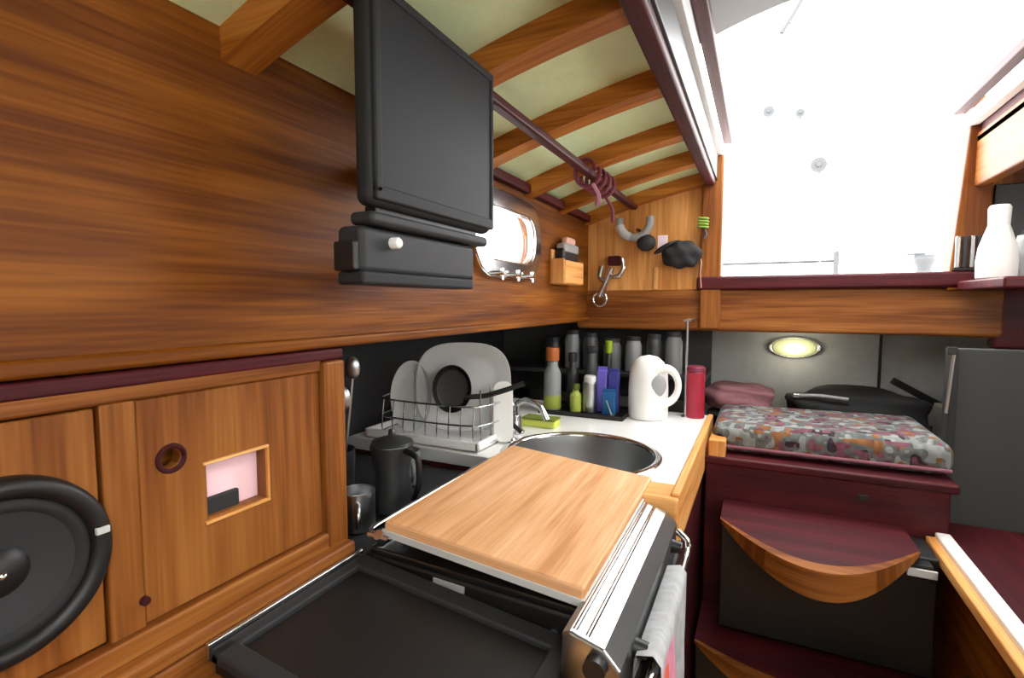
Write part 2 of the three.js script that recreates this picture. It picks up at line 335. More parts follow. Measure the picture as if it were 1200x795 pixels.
{
  // the rim and basin are cut flat on the stove side, so that the round shape ends before the stove
  const cut = (g) => { const p = g.attributes.position; for (let i = 0; i < p.count; i++) if (p.getZ(i) > -1.092) p.setZ(i, -1.092); g.computeVertexNormals(); return g; };
  part(sink, 'rim', cut(lathe([[SR - .018, -.004], [SR - .016, .002], [SR - .010, .005], [SR, .003], [SR + .003, .0005]], [SX, CY, SZ], 64)), M.chrome);
  part(sink, 'basin', cut(lathe([[0, -.15], [.10, -.149], [.15, -.138], [.172, -.115], [SR - .02, -.03], [SR - .016, .001]], [SX, CY, SZ], 64)), M.brushed);
  part(sink, 'drain', lathe([[0, -.1465], [.022, -.146], [.026, -.1485]], [SX, CY, SZ], 24), M.chrome);
}
// gimballed stove under the board
const stove = thing('gimballed_stove', 'black gimballed galley stove with a bright steel front panel', 'stove', [-.36, .55, -.80]);
{
  const zN = -.612, zF = -1.062, xL = -.56, xR = -.20, yT = .905;
  part(stove, 'body', bx(xL, xR, .52, yT - .012, zF, zN, 'x', .008), M.black);
  part(stove, 'hob', bx(xL - .002, xR + .004, yT - .012, yT, zF, zN + .002, 'x', .004), M.blackgloss);
  for (const z of [-.70, -.92]) {
    part(stove, 'burner', lathe([[.0, .018], [.03, .018], [.034, .012], [.034, 0], [.045, 0]], [-.37, yT, z], 24), M.black);
  }
  // fiddle rail around the hob
  const ry = .925;
  part(stove, 'fiddle_rail', tube([[xL + .03, ry - .006, zN + .006], [xL + .005, ry, zN - .004], [xL - .012, ry, zN - .03], [xL - .012, ry, zF + .02], [xL + .03, ry, zF - .006]], .005, 90), M.chrome);
  for (const z of [zN - .06, (zN + zF) / 2, zF + .05]) part(stove, 'rail_post', rod([xL - .012, yT - .01, z], [xL - .012, ry, z], .004), M.chrome);
  part(stove, 'pan_clamp', merge(rod([xL + .03, ry + .002, zN + .008], [xL + .03, ry + .014, zN + .02], .008), rod([xL + .01, ry + .01, zN + .018], [xL + .05, ry + .01, zN + .018], .0045)), M.chrome);
  // front panel: sloping polished strip with ribs, knobs, rail
  const s = new THREE.Shape(); s.moveTo(-.207, .913); s.lineTo(-.200, .917); s.lineTo(-.160, .908); s.lineTo(-.142, .890); s.lineTo(-.142, .60); s.lineTo(-.207, .60); s.closePath();
  const g = new THREE.ExtrudeGeometry(s, { depth: .43, bevelEnabled: true, bevelSize: .003, bevelThickness: .003, bevelSegments: 2 }); g.translate(0, 0, -.975);
  const fp = part(stove, 'front_panel', g, M.steel, 'bright steel front panel');
  for (const t of [0.05, .45]) { const x = -.198 + .038 * t, y = .9195 - .009 * t; part(fp, 'rib', rod([x, y, -.97], [x, y, -.548], .0035, 8), M.chrome); }
  part(fp, 'end_cap', rod([-.166, .892, -.543], [-.166, .892, -.528], .013, 24), M.black);
  for (const z of [-.62, -.92]) { const k = part(stove, 'knob', rod([-.1385, .872, z], [-.122, .872, z], .012, 20, .010), M.black); part(k, 'pointer', bx(-.1235, -.1215, .872, .881, z - .001, z + .001, 'y', 0), M.white); }
  part(stove, 'oven_door', bx(-.1395, -.130, .61, .84, -.965, -.56, 'z', .006), M.charcoal);
  part(stove, 'handle', tube([[-.134, .842, -.565], [-.116, .86, -.575], [-.112, .862, -.60], [-.112, .862, -.90], [-.114, .875, -.94], [-.134, .885, -.955]], .0065, 90), M.chrome);
  part(stove, 'side_label', bx(-.44, -.385, .875, .886, zN, zN + .0022, 'x', .001), M.grey);
  part(stove, 'side_screw', rod([-.235, .79, zN], [-.235, .79, zN + .004], .006), M.steel);
  part(stove, 'side_screw', rod([-.245, .86, zN], [-.245, .86, zN + .004], .006), M.steel);
  stove.rotation.z = -.03;
}
{
  const b = thing('cutting_board', 'light wooden cutting board lying tilted over the stove', 'cutting board', [-.360, .926, -.843]);
  part(b, 'plank', bx(-.525, -.195, .926, .946, -1.073, -.613, 'z', .004), M.board);
  part(b, 'edge_rim', merge(bx(-.528, -.192, .920, .931, -.616, -.6105, 'x', .001), bx(-.1965, -.1915, .920, .931, -1.07, -.613, 'z', .001)), M.palegrey, 'pale worn metal edge');
  b.rotation.set(THREE.MathUtils.degToRad(.6), 0, THREE.MathUtils.degToRad(-5.1));
}
// towel over the oven handle
{
  const nx = 26, ny = 40, pos = [], uv = [], idx = [];
  for (let j = 0; j <= ny; j++) for (let i = 0; i <= nx; i++) {
    const u = i / nx, v = j / ny, z = -.60 - u * .24, sarc = (v - .42) * .62;           // path over the bar
    let x, y; const R = .0125;
    if (Math.abs(sarc) < R * Math.PI / 2) { const a = sarc / R; x = -.112 + Math.sin(a) * R; y = .862 + Math.cos(a) * R; }
    else { const d = Math.abs(sarc) - R * Math.PI / 2; x = -.112 + Math.sign(sarc) * R; y = .862 - d; }
    const dn = Math.max(0, .862 - y), side = sarc >= 0 ? 1 : -1;
    x += side * (.006 + .010 * Math.sin(u * 17 + 1.3) * Math.min(1, dn * 8) + .008 * Math.sin(u * 7) * Math.min(1, dn * 5)) * (side > 0 ? 1 : .25);
    pos.push(x, y, z + .006 * Math.sin(dn * 14 + u * 3)); uv.push(u, v);
  }
  for (let j = 0; j < ny; j++) for (let i = 0; i < nx; i++) { const a = j * (nx + 1) + i, b = a + 1, c = a + nx + 1, d = c + 1; idx.push(a, b, c, b, d, c); }
  const g = new THREE.BufferGeometry(); g.setAttribute('position', new THREE.Float32BufferAttribute(pos, 3)); g.setAttribute('uv', new THREE.Float32BufferAttribute(uv, 2)); g.setIndex(idx); g.computeVertexNormals();
  const A = noiseGrid(40, 40);
  const map = tex(256, 256, (u, v) => { const n = (A(u * 40, v * 40) - .5) * 22; const pink = v > .47 && v < .60 && u > .04 && u < .42, red = v > .50 && v < .545 && u > .12 && u < .28; const c = red ? [226, 104, 78] : pink ? [214, 140, 164] : [176, 178, 181]; return c.map((e) => Math.max(0, Math.min(255, e + n))); });
  single('tea_towel', 'grey tea towel with a pink print hanging over the oven handle', 'towel', [-.112, .6, -.72], g, new THREE.MeshPhysicalMaterial({ map, roughness: .95, side: THREE.DoubleSide, sheen: .3 }));
}
// dark worktop forward of the stove
const slab = thing('dark_worktop', 'black worktop slab with a raised grey rim beside the stove', 'worktop', [-.565, .868, -.48]);
part(slab, 'slab', bx(-.56, -.205, .868, .892, -.605, -.355, 'z', .003), M.black);
part(slab, 'rim', merge(bx(-.562, -.205, .885, .9, -.606, -.575, 'x', .004), bx(-.562, -.205, .885, .9, -.378, -.35, 'x', .004), bx(-.228, -.203, .885, .9, -.606, -.35, 'z', .004), bx(-.565, -.545, .885, .9, -.606, -.35, 'z', .004)), M.charcoal);
part(slab, 'metal_strip', bx(-.571, -.5645, .884, .906, -.606, -.35, 'z', .002), M.chrome);
slab.rotation.z = -.105;
const icebox = thing('icebox_cabinet', 'wooden icebox cabinet under the black worktop slab', 'cabinet', [-.4, 0, 0]);
part(icebox, 'carcass', bx(-1.04, -.205, 0, .815, -.606, 1.2, 'y', .003), M.red);
part(icebox, 'shelf_edge', bx(-.60, -.574, .815, .898, -.60, 1.2, 'z', .006), M.teak);
part(icebox, 'fiddle', bx(-.200, -.176, .78, .868, -.52, 1.2, 'z', .006), M.bulk);
part(icebox, 'top_board', bx(-.573, -.205, .80, .84, -.335, 1.2, 'z', .006), M.panel);

// ------------------------------------------------------------------ things on the galley worktop
// draining tray with plates and pan
const tray = thing('draining_tray', 'white draining tray holding the plates on the worktop', 'tray', [-.82, CY, -1.2]);
part(tray, 'tray_floor', bx(-1.0, -.63, CY, CY + .008, -1.36, -1.095, 'x', .003), M.white);
part(tray, 'tray_rim', merge(bx(-1.0, -.63, CY, CY + .026, -1.105, -1.095, 'x', .003), bx(-1.0, -.63, CY, CY + .026, -1.36, -1.35, 'x', .003), bx(-.64, -.63, CY, CY + .026, -1.36, -1.095, 'x', .003), bx(-1.0, -.99, CY, CY + .026, -1.36, -1.095, 'x', .003)), M.white);
{
  const rk = thing('dish_rack', 'chrome wire dish rack standing in the white draining tray', 'dish rack', [-.72, CY + .009, -1.24]);
  const r = .0028, y0 = CY + .012, loop = (y) => tube([[-.96, y, -1.335], [-.65, y, -1.335], [-.65, y, -1.12], [-.96, y, -1.12]], r, 90, true, 6);
  for (const y of [y0, y0 + .05, y0 + .10]) part(rk, 'wire_loop', loop(y), M.chrome);
  for (let i = 0; i < 9; i++) { const x = -.95 + i * .037; part(rk, 'wire', tube([[x, y0 + .1, -1.335], [x, y0, -1.335], [x, y0, -1.12], [x, y0 + .1, -1.12]], r * .8, 30, false, 6), M.chrome); }
  for (let i = 0; i < 4; i++) { const z = -1.31 + i * .055; part(rk, 'wire', tube([[-.65, y0 + .14, z], [-.65, y0, z]], r * .8, 6, false, 6), M.chrome); }
}
function plate(name, label, cat, c, rx, ry, tilt, turn, mat, squareness = 2) {
  const n = 56, rings = [[0, .004], [.62, .004], [.72, .008], [.97, .018], [1, .019], [1, .015], [.72, .003], [.6, -.002], [0, -.002]];
  const pos = [], idx = [];
  rings.forEach(([q, d]) => { for (let i = 0; i < n; i++) { const a = i / n * Math.PI * 2, ca = Math.cos(a), sa = Math.sin(a), k = Math.pow(Math.pow(Math.abs(ca), squareness) + Math.pow(Math.abs(sa), squareness), -1 / squareness); pos.push(ca * k * rx * q, sa * k * ry * q, d); } });
  for (let j = 0; j < rings.length - 1; j++) for (let i = 0; i < n; i++) { const a = j * n + i, b = j * n + (i + 1) % n, c2 = a + n, d = b + n; idx.push(a, c2, b, b, c2, d); }
  let g = new THREE.BufferGeometry(); g.setAttribute('position', new THREE.Float32BufferAttribute(pos, 3)); g.setIndex(idx); g.computeVertexNormals();
  const m = shade(new THREE.Mesh(g, mat)); m.name = numbered(name); m.userData = { label, category: cat };
  g.rotateX(tilt); g.rotateY(turn); m.position.set(...c); scene.add(m); return m;
}
plate('oval_platter', 'small pale oval platter leaning upright in the draining tray', 'platter', [-.885, 1.036, -1.165], .058, .10, -.16, .5, M.palegrey);
plate('serving_platter', 'large pale rounded platter standing upright behind the black pan', 'platter', [-.755, 1.062, -1.235], .135, .125, -.14, .45, M.palegrey, 3);
const pan = thing('frying_pan', 'small black frying pan standing on edge before the large platter', 'frying pan', [-.745, 1.012, -1.15]);
{
  const g = new THREE.LatheGeometry([[0, 0], [.044, 0], [.050, .004], [.056, .022], [.058, .022], [.053, 0], [.048, -.004], [0, -.004]].map((p) => new THREE.Vector2(...p)), 40);
  g.rotateX(Math.PI / 2); g.scale(.92, 1.12, 1); g.rotateX(-.12); g.rotateY(.45); g.translate(-.752, 1.066, -1.172); part(pan, 'pan_body', g, M.black);
  part(pan, 'handle', tube([[-.713, 1.045, -1.172], [-.66, 1.05, -1.19], [-.60, 1.07, -1.20], [-.555, 1.088, -1.215]], .007, 24), M.rubber);
}
// white board leaning behind the pan, at the hull side
single('leaning_lid', 'white plastic lid leaning at the end of the dish rack', 'lid', [-.625, CY, -1.22], (() => { const g = new THREE.ExtrudeGeometry(oval(.05, .16, .02), { depth: .008, bevelEnabled: true, bevelSize: .002, bevelThickness: .002, bevelSegments: 2 }); g.rotateX(-.12); g.rotateY(.5); g.translate(-.622, CY + .085, -1.22); return g; })(), M.white);
// dark utensils and mugs in the shaded corner beside the stove
function mug(name, label, x, z, r, h, y, mat, turn = 0) {
  const t = thing(name, label, 'mug', [x, y, z]);
  part(t, 'cup', lathe([[0, 0], [r * .9, 0], [r, .008], [r, h], [r - .004, h], [r - .005, .01], [0, .008]], [x, y, z], 28), mat);
  const g = new THREE.TorusGeometry(h * .27, .0045, 8, 24); g.translate(r + .004, h * .52, 0); g.rotateY(turn); g.translate(x, y, z); part(t, 'handle', g, mat); return t;
}
const shelf = thing('hull_shelf', 'dark shelf along the hull side behind the stove', 'shelf', [-.82, .86, -.83]);
part(shelf, 'board', bx(-1.045, -.585, .86, .88, -1.07, -.605, 'z', .003), M.charcoal);
part(shelf, 'cleat', bx(-1.045, -.585, .79, .86, -1.07, -1.05, 'x', .002), M.red);
mug('steel_mug', 'small steel mug standing on the dark shelf against the cupboard', -.66, -.70, .032, .075, .88, M.steel, -.8);
mug('grey_mug', 'grey enamel mug standing on the dark shelf below the platters', -.73, -.93, .036, .08, .88, plain(0x6c6e70, .4), -.6);
{
  const c = thing('coffee_pot', 'dark grey coffee pot standing on the shelf behind the stove', 'coffee pot', [-.66, .88, -.80]);
  part(c, 'pot_body', lathe([[0, 0], [.045, 0], [.047, .01], [.034, .075], [.045, .135], [.043, .14], [0, .14]], [-.66, .88, -.80], 10), plain(0x55585a, .35, .8));
  part(c, 'lid', lathe([[0, .028], [.006, .026], [.008, .014], [.04, .004], [.043, 0]], [-.66, 1.02, -.80], 10), plain(0x55585a, .35, .8));
  part(c, 'handle', tube([[-.62, 1.01, -.79], [-.585, 1.0, -.785], [-.583, .95, -.785], [-.60, .915, -.79]], .006, 20), M.black);
}
{
  const holder = thing('utensil_pot', 'dark pot of steel utensils on the shelf beside the cupboard end', 'utensil pot', [-.78, .88, -.76]);
  part(holder, 'pot', lathe([[0, 0], [.04, 0], [.044, .12], [.041, .12], [.038, .006], [0, .005]], [-.78, .88, -.76], 24), M.charcoal);
  const spots = [[-.79, -.75, -.83, -.70, 1.12, 'steel spoon in the utensil pot leaning towards the hull'], [-.775, -.775, -.76, -.80, 1.15, 'tallest steel spoon in the utensil pot'], [-.765, -.755, -.72, -.73, 1.10, 'steel spoon in the utensil pot leaning towards the cupboard']];
  for (const [x, z, x2, z2, y, lab] of spots) {
    const u = thing('serving_spoon', lab, 'spoon', [x, .888, z], 'spoons in the utensil pot');
    part(u, 'shaft', rod([x, .888, z], [x2, y, z2], .003, 8), M.steel);
    const g = new THREE.SphereGeometry(.019, 16, 10); g.scale(.8, 1.3, .35); g.rotateY(.6); g.translate(x2, y + .015, z2); part(u, 'bowl', g, M.steel);
  }
}
// tap
const tap = thing('tap', 'chrome galley tap with a curved spout beside the round sink', 'tap', [-.635, CY, -1.33]);
part(tap, 'base', lathe([[0, 0], [.026, 0], [.026, .006], [.018, .012], [.015, .05], [.012, .055]], [-.635, CY, -1.33], 28), M.chrome);
part(tap, 'spout', tube([[-.635, CY + .05, -1.33], [-.63, CY + .085, -1.328], [-.60, CY + .10, -1.325], [-.555, CY + .085, -1.32], [-.53, CY + .05, -1.315]], .009, 40), M.chrome);
part(tap, 'lever', rod([-.635, CY + .055, -1.33], [-.66, CY + .10, -1.34], .006, 12, .004), M.chrome);
const pump = thing('hand_pump', 'small chrome hand pump with a black grip near the sponge', 'pump', [-.585, CY, -1.235]);
part(pump, 'column', lathe([[0, 0], [.022, 0], [.022, .004], [.012, .01], [.012, .03], [.015, .034], [0, .036]], [-.615, CY, -1.245], 24), M.chrome);
part(pump, 'grip', tube([[-.615, CY + .034, -1.245], [-.60, CY + .045, -1.24], [-.575, CY + .03, -1.235]], .0065, 16), M.black);
const sponge = thing('sponge', 'yellow green sponge lying by the tap', 'sponge', [-.60, CY, -1.435]);
part(sponge, 'foam', bx(-.655, -.545, CY, CY + .022, -1.465, -1.41, 'x', .006), plain(0xc6cf5e, .95));
part(sponge, 'scourer', bx(-.655, -.545, CY + .0222, CY + .028, -1.465, -1.41, 'x', .002), plain(0x6f7c2a, .95));

// bottles at the aft end, on a dark tray
const TZ = -1.68;
const btray = thing('bottle_tray', 'low dark tray under the bottles on the worktop', 'tray', [-.52, CY, TZ]);
part(btray, 'tray_floor', bx(-.68, -.385, CY, CY + .005, -1.775, -1.60, 'x', .002), M.black);
part(btray, 'tray_rim', merge(bx(-.68, -.385, CY, CY + .015, -1.605, -1.60, 'x', .002), bx(-.68, -.385, CY, CY + .015, -1.775, -1.77, 'x', .002), bx(-.68, -.675, CY, CY + .015, -1.775, -1.6, 'x', .002), bx(-.39, -.385, CY, CY + .015, -1.775, -1.6, 'x', .002)), M.black);
const TY = CY + .0055;
function bottle(name, label, cat, x, z, r, h, neck, mat, capMat, capH, band) {
  const t = thing(name, label, cat, [x, TY, z]);
  part(t, 'body', lathe([[0, 0], [r * .92, 0], [r, .006], [r, h * .72], [r * .85, h * .8], [neck, h * .88], [neck, h], [0, h]], [x, TY, z], 28), mat);
  part(t, 'cap', lathe([[0, capH], [neck * 1.15, capH], [neck * 1.3, capH - .003], [neck * 1.3, 0], [neck, -.002]], [x, TY + h, z], 20), capMat);
  if (band) part(t, 'label', lathe([[r + .0006, h * band[0]], [r + .0012, h * band[0] + .001], [r + .0012, h * band[1]], [r + .0006, h * band[1]]], [x, TY, z], 28), band[2]);
  return t;
}
bottle('soap_bottle', 'grey dish soap bottle with an orange brown cap and green band', 'bottle', -.648, -1.655, .030, .175, .018, plain(0x8b8f8e, .3), plain(0xb06028, .5), .045, [.04, .3, plain(0x9aa642, .4)]);
bottle('dark_bottle', 'tall black bottle standing beside the brown-capped soap bottle', 'bottle', -.590, -1.70, .022, .17, .012, plain(0x1a1b1c, .3), M.black, .03);
bottle('lime_bottle', 'small yellow green bottle between the black bottle and steel flask', 'bottle', -.562, -1.655, .020, .08, .011, plain(0xa6b24c, .35), plain(0x4e5a1c, .5), .018);
bottle('green_tube', 'green-capped dark tube standing behind the blue packets', 'tube', -.475, -1.755, .014, .20, .010, plain(0x2a2b2c, .4), plain(0x86a010, .5), .042);
bottle('grey_canister', 'slim dark grey canister behind the steel flask', 'canister', -.535, -1.75, .022, .20, .016, plain(0x4c4e50, .4), M.charcoal, .02);
{
  const t = thing('steel_flask', 'shiny steel flask beside the blue packets', 'flask', [-.517, TY, -1.672]);
  part(t, 'body', lathe([[0, 0], [.024, 0], [.025, .004], [.025, .10], [.022, .106]], [-.517, TY, -1.672], 28), M.steel);
  part(t, 'lid', lathe([[0, .022], [.018, .021], [.021, .016], [.022, 0]], [-.517, TY + .106, -1.672], 28), M.palegrey);
}
for (const [i, x, z, w, h, c, lab] of [[0, -.480, -1.70, .035, .145, 0x6a5ec0, 'violet blue packet standing next to the steel flask'], [1, -.440, -1.70, .036, .14, 0x3a3c8e, 'dark blue packet standing near the white jug'], [2, -.447, -1.665, .045, .075, 0x1c5c92, 'short teal blue box in front of the dark blue packet']]) {
  const t = thing('food_packet', lab, 'packet', [x, TY, z]);
  part(t, 'packet_body', bx(x - w / 2, x + w / 2, TY, TY + h, z - .014, z + .014, 'y', .005), plain(c, .45));
  part(t, 'folded_top', bx(x - w / 2 + .002, x + w / 2 - .002, TY + h - .002, TY + h + .012, z - .003, z + .003, 'y', .001), plain(c, .45));
}
const fl = thing('fork', 'steel fork leaning in front of the blue packets', 'fork', [-.43, TY, -1.64]);
part(fl, 'shaft', rod([-.43, TY + .004, -1.635], [-.452, TY + .05, -1.646], .0022, 8), M.steel);
part(fl, 'head', bx(-.435, -.424, TY, TY + .006, -1.641, -1.632, 'y', .001), M.steel);
// jug
const jug = thing('jug', 'white rounded plastic jug with a ring handle', 'jug', [-.315, CY, -1.70]);
{
  const c = [-.325, CY, -1.70];
  part(jug, 'body', lathe([[0, 0], [.060, 0], [.064, .006], [.064, .10], [.061, .15], [.050, .185], [.030, .203], [0, .21]], c, 40), M.white);
  const g = new THREE.TorusGeometry(.043, .0105, 14, 36); g.scale(1, 1.3, 1); g.rotateY(.35); g.translate(-.268, CY + .115, -1.67); part(jug, 'ring_handle', g, M.white);
  const d = new THREE.SphereGeometry(.031, 20, 14); d.scale(1, 1.25, .35); d.rotateY(.35); d.translate(-.291, CY + .115, -1.655); part(jug, 'handle_recess', d, M.grey, 'grey handle recess');
}
{
  const t = thing('red_tin', 'red round tin at the aft end of the worktop', 'tin', [-.19, CY, -1.775]);
  part(t, 'body', lathe([[0, 0], [.030, 0], [.031, .003], [.030, .006], [.030, .15], [.031, .153], [0, .154]], [-.185, CY, -1.775], 28), plain(0xa02038, .4));
  part(t, 'lid', lathe([[0, .02], [.026, .018], [.03, .012], [.031, 0]], [-.185, CY + .154, -1.775], 28), plain(0x6e1830, .5));
}
const pole = thing('support_rod', 'thin steel rod from the worktop to the bridge deck beam', 'rod', [-.21, CY, -1.765]);
part(pole, 'rod', rod([-.214, CY, -1.765], [-.214, 1.243, -1.765], .004), M.steel);
part(pole, 'flange', lathe([[0, .004], [.012, .004], [.013, 0]], [-.214, CY, -1.765], 20), M.steel);
part(pole, 'flange', bx(-.226, -.202, 1.24, 1.246, -1.9, -1.755, 'z', .001), M.steel);
// shelf with jars behind the bottles, under the bridge deck
const js = thing('jar_shelf', 'dark shelf under the bridge deck behind the bottles', 'shelf', [-.6, 1.03, -1.9]);
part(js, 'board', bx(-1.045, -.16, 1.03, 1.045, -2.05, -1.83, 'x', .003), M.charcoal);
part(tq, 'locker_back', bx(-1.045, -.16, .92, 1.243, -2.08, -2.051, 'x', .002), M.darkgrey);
for (const [x, r, h, c, lab] of [[-.74, .035, .12, 0x222222, 'squat black jar at the hull end of the jar shelf'], [-.66, .030, .15, 0x7a7c7e, 'tall light grey jar on the jar shelf'], [-.585, .03, .14, 0x4a4a4c, 'medium dark grey jar on the jar shelf'], [-.50, .034, .12, 0x5c5e60, 'wide mid grey jar on the jar shelf'], [-.42, .03, .13, 0x8a8c8c, 'pale grey jar on the jar shelf above the packets'], [-.345, .028, .14, 0x39393b, 'narrow charcoal jar on the jar shelf behind the jug'], [-.275, .03, .15, 0x767878, 'grey jar on the jar shelf beside the steel rod']]) {
  const t = thing('jar', lab, 'jar', [x, 1.045, -1.9], 'jars on the shelf under the bridge deck');
  part(t, 'body', lathe([[0, 0], [r * .95, 0], [r, .004], [r, h * .75], [r * .8, h * .86], [r * .8, h * .9]], [x, 1.045, -1.9], 24), plain(c, .35));
  part(t, 'lid', lathe([[0, h * .12], [r * .8, h * .12], [r * .86, h * .1], [r * .86, 0]], [x, 1.045 + h * .89, -1.9], 24), M.charcoal);
}

// ------------------------------------------------------------------ things on the bulkhead and the cabin side
const wbox = thing('wooden_holder', 'small wooden holder on the cabin side past the port', 'holder', [-.57, 1.36, -1.6]);
part(wbox, 'back', bx(-.6, -.592, 1.36, 1.47, -1.68, -1.50, 'y', .003), M.bulk);
part(wbox, 'front', bx(-.556, -.546, 1.362, 1.435, -1.68, -1.50, 'z', .004), M.bulk);
part(wbox, 'side', bx(-.595, -.55, 1.362, 1.44, -1.505, -1.497, 'y', .003), M.bulk);
part(wbox, 'side', bx(-.595, -.55, 1.362, 1.44, -1.683, -1.675, 'y', .003), M.bulk);
part(wbox, 'bottom', bx(-.595, -.55, 1.36, 1.368, -1.68, -1.5, 'z', .002), M.bulk);
const radio = thing('cased_instrument', 'grey and black instrument standing in the wooden holder', 'instrument', [-.573, 1.37, -1.59]);
part(radio, 'housing', bx(-.589, -.559, 1.37, 1.475, -1.665, -1.52, 'z', .008), M.black);
part(radio, 'face', bx(-.588, -.556, 1.462, 1.492, -1.66, -1.525, 'z', .008), M.grey);
part(radio, 'cap', bx(-.586, -.56, 1.49, 1.515, -1.64, -1.56, 'z', .01), plain(0xe2b0a0, .5));
const hook = thing('hinged_tool', 'chrome hinged tool hanging in the bulkhead corner', 'tool', [-.50, 1.30, BZ + .02]);
part(hook, 'shaft', rod([-.545, 1.325, BZ + .025], [-.50, 1.43, BZ + .025], .013, 16, .010), M.chrome);
part(hook, 'arm', tube([[-.505, 1.40, BZ + .03], [-.47, 1.40, BZ + .032], [-.455, 1.43, BZ + .03], [-.46, 1.465, BZ + .03]], .009, 24), M.chrome);
part(hook, 'arm', tube([[-.52, 1.38, BZ + .03], [-.545, 1.40, BZ + .03], [-.535, 1.44, BZ + .03]], .008, 20), M.steel);
{ const g = new THREE.TorusGeometry(.026, .006, 10, 28); g.translate(-.545, 1.315, BZ + .025); part(hook, 'ring', g, M.chrome); }
part(hook, 'hanger', bx(-.515, -.47, 1.44, 1.475, BZ, BZ + .03, 'y', .004), M.red);
// headset: grey band and black cups
const head = thing('headset', 'grey headset band with a black ear cup hung on the bulkhead', 'headset', [-.41, 1.52, BZ + .05]);
{
  const pts = []; for (let i = 0; i <= 16; i++) { const a = Math.PI * (.92 + 1.16 * i / 16); pts.push([-.413 + Math.cos(a) * .055, 1.592 + Math.sin(a) * .056, BZ + .05]); }
  part(head, 'band', tube(pts, .0135, 50, false, 10), M.grey);
  part(head, 'band_pad', tube(pts.slice(2, 8), .016, 20, false, 10), M.palegrey);
  const e = new THREE.SphereGeometry(.034, 20, 14); e.scale(1, .9, .8); e.translate(-.372, 1.515, BZ + .045); part(head, 'ear_cup', e, M.charcoal);
  part(head, 'peg', rod([-.40, 1.56, BZ], [-.40, 1.56, BZ + .06], .006), M.red);
}
single('white_tag', 'small white tag tucked between the headset and the black cap', 'tag', [-.315, 1.47, BZ + .03], (() => { const g = bx(-.335, -.30, 1.475, 1.54, BZ + .026, BZ + .032, 'y', .002); return g; })(), plain(0xf2e0e6, .6));
const cap = thing('black_cap', 'soft black cap hung beside the companionway post', 'cap', [-.25, 1.43, BZ]);
{
  const g = new THREE.SphereGeometry(.068, 32, 20), p = g.attributes.position; for (let i = 0; i < p.count; i++) { const x = p.getX(i), y = p.getY(i), z = p.getZ(i), k = 1 + .06 * Math.sin(9 * x / .068 + 4 * y / .068) + .05 * Math.sin(7 * y / .068); p.setXYZ(i, x * k, y * .72 * k, z * .5 * k); } g.computeVertexNormals(); g.translate(-.252, 1.468, BZ + .04);
  part(cap, 'crown', g, M.rubber);
  const b = new THREE.SphereGeometry(.04, 24, 12); b.scale(1.1, .25, .6); b.rotateZ(.5); b.translate(-.305, 1.495, BZ + .05); part(cap, 'peak', b, M.black);
}
single('wire_lead', 'thin pale lead hanging down from the black cap', 'wire', [-.185, 1.35, BZ + .035], tube([[-.192, 1.47, BZ + .034], [-.186, 1.44, BZ + .034], [-.188, 1.40, BZ + .034], [-.184, 1.353, BZ + .034]], .002, 20, false, 6), plain(0xc89a8a, .5));
const tag = thing('cord_stopper', 'small green cord tied high on the companionway post', 'cord', [-.18, 1.55, BZ + .035]);
{ const pts = []; for (let i = 0; i < 26; i++) { const a = i * .9; pts.push([-.182 + Math.cos(a) * .016, 1.556 + i * .0014, BZ + .041 + Math.sin(a) * .005]); } part(tag, 'knot', tube(pts, .004, 80, false, 6), plain(0x7d9a3a, .8)); part(tag, 'tail', tube([[-.178, 1.557, BZ + .041], [-.172, 1.535, BZ + .038], [-.178, 1.52, BZ + .036]], .0035, 16, false, 6), plain(0x55606a, .8)); }
// coiled cord on the grab rail
const cord = thing('coiled_cord', 'dark red cord coiled around the grab rail', 'cord', [-.42, 1.62, -1.4]);
{
  const pts = []; for (let i = 0; i <= 60; i++) { const a = i / 60 * Math.PI * 9, z = -1.28 - .22 * i / 60; pts.push([-.42 + Math.cos(a) * .03, 1.640 + Math.sin(a) * .032, z]); }
  part(cord, 'coil', tube(pts, .0055, 240, false, 8), plain(0x6d2638, .7));
  part(cord, 'loop', tube([[-.40, 1.61, -1.30], [-.39, 1.585, -1.32], [-.40, 1.57, -1.36], [-.42, 1.575, -1.40], [-.425, 1.60, -1.42]], .005, 30), plain(0xa06a78, .7));
  part(cord, 'tail', tube([[-.42, 1.612, -1.50], [-.41, 1.585, -1.53], [-.415, 1.55, -1.56]], .005, 20), plain(0x6d2638, .7));
}
// bottle and holder to the right of the companionway
const hold = thing('metal_bracket', 'grey metal comb-like bracket on the sill beside the companionway post', 'bracket', [.53, 1.392, BZ + .03]);
part(hold, 'base', bx(.492, .60, 1.392, 1.402, BZ + .001, BZ + .034, 'x', .003), M.black);
for (let i = 0; i < 4; i++) part(hold, 'finger', bx(.495 + i * .016, .506 + i * .016, 1.40, 1.49, BZ + .027, BZ + .039, 'y', .003), i % 2 ? M.charcoal : M.brushed);
const ledge = thing('side_shelf', 'dark wooden side shelf to the right of the companionway', 'shelf', [.8, 1.36, -1.72]);
part(ledge, 'board', bx(.502, 1.045, 1.335, 1.362, BZ + .04, -1.55, 'x', .006), M.red);
part(ledge, 'back', bx(.58, 1.05, 1.40, 1.63, BZ, BZ + .012, 'x', .003), M.black);
const wbot = thing('white_bottle', 'white plastic bottle standing on the side shelf by the companionway', 'bottle', [.565, 1.362, -1.76]);
part(wbot, 'body', lathe([[0, 0], [.038, 0], [.041, .006], [.042, .05], [.038, .085], [.028, .12], [.022, .14]], [.553, 1.362, -1.76], 32), M.whitepaint);
part(wbot, 'neck', lathe([[.022, .138], [.023, .185], [.019, .192], [0, .193]], [.553, 1.362, -1.76], 28), M.white);
const wcan = thing('ribbed_canister', 'pale ribbed plastic canister beside the white bottle', 'canister', [.642, 1.362, -1.79]);
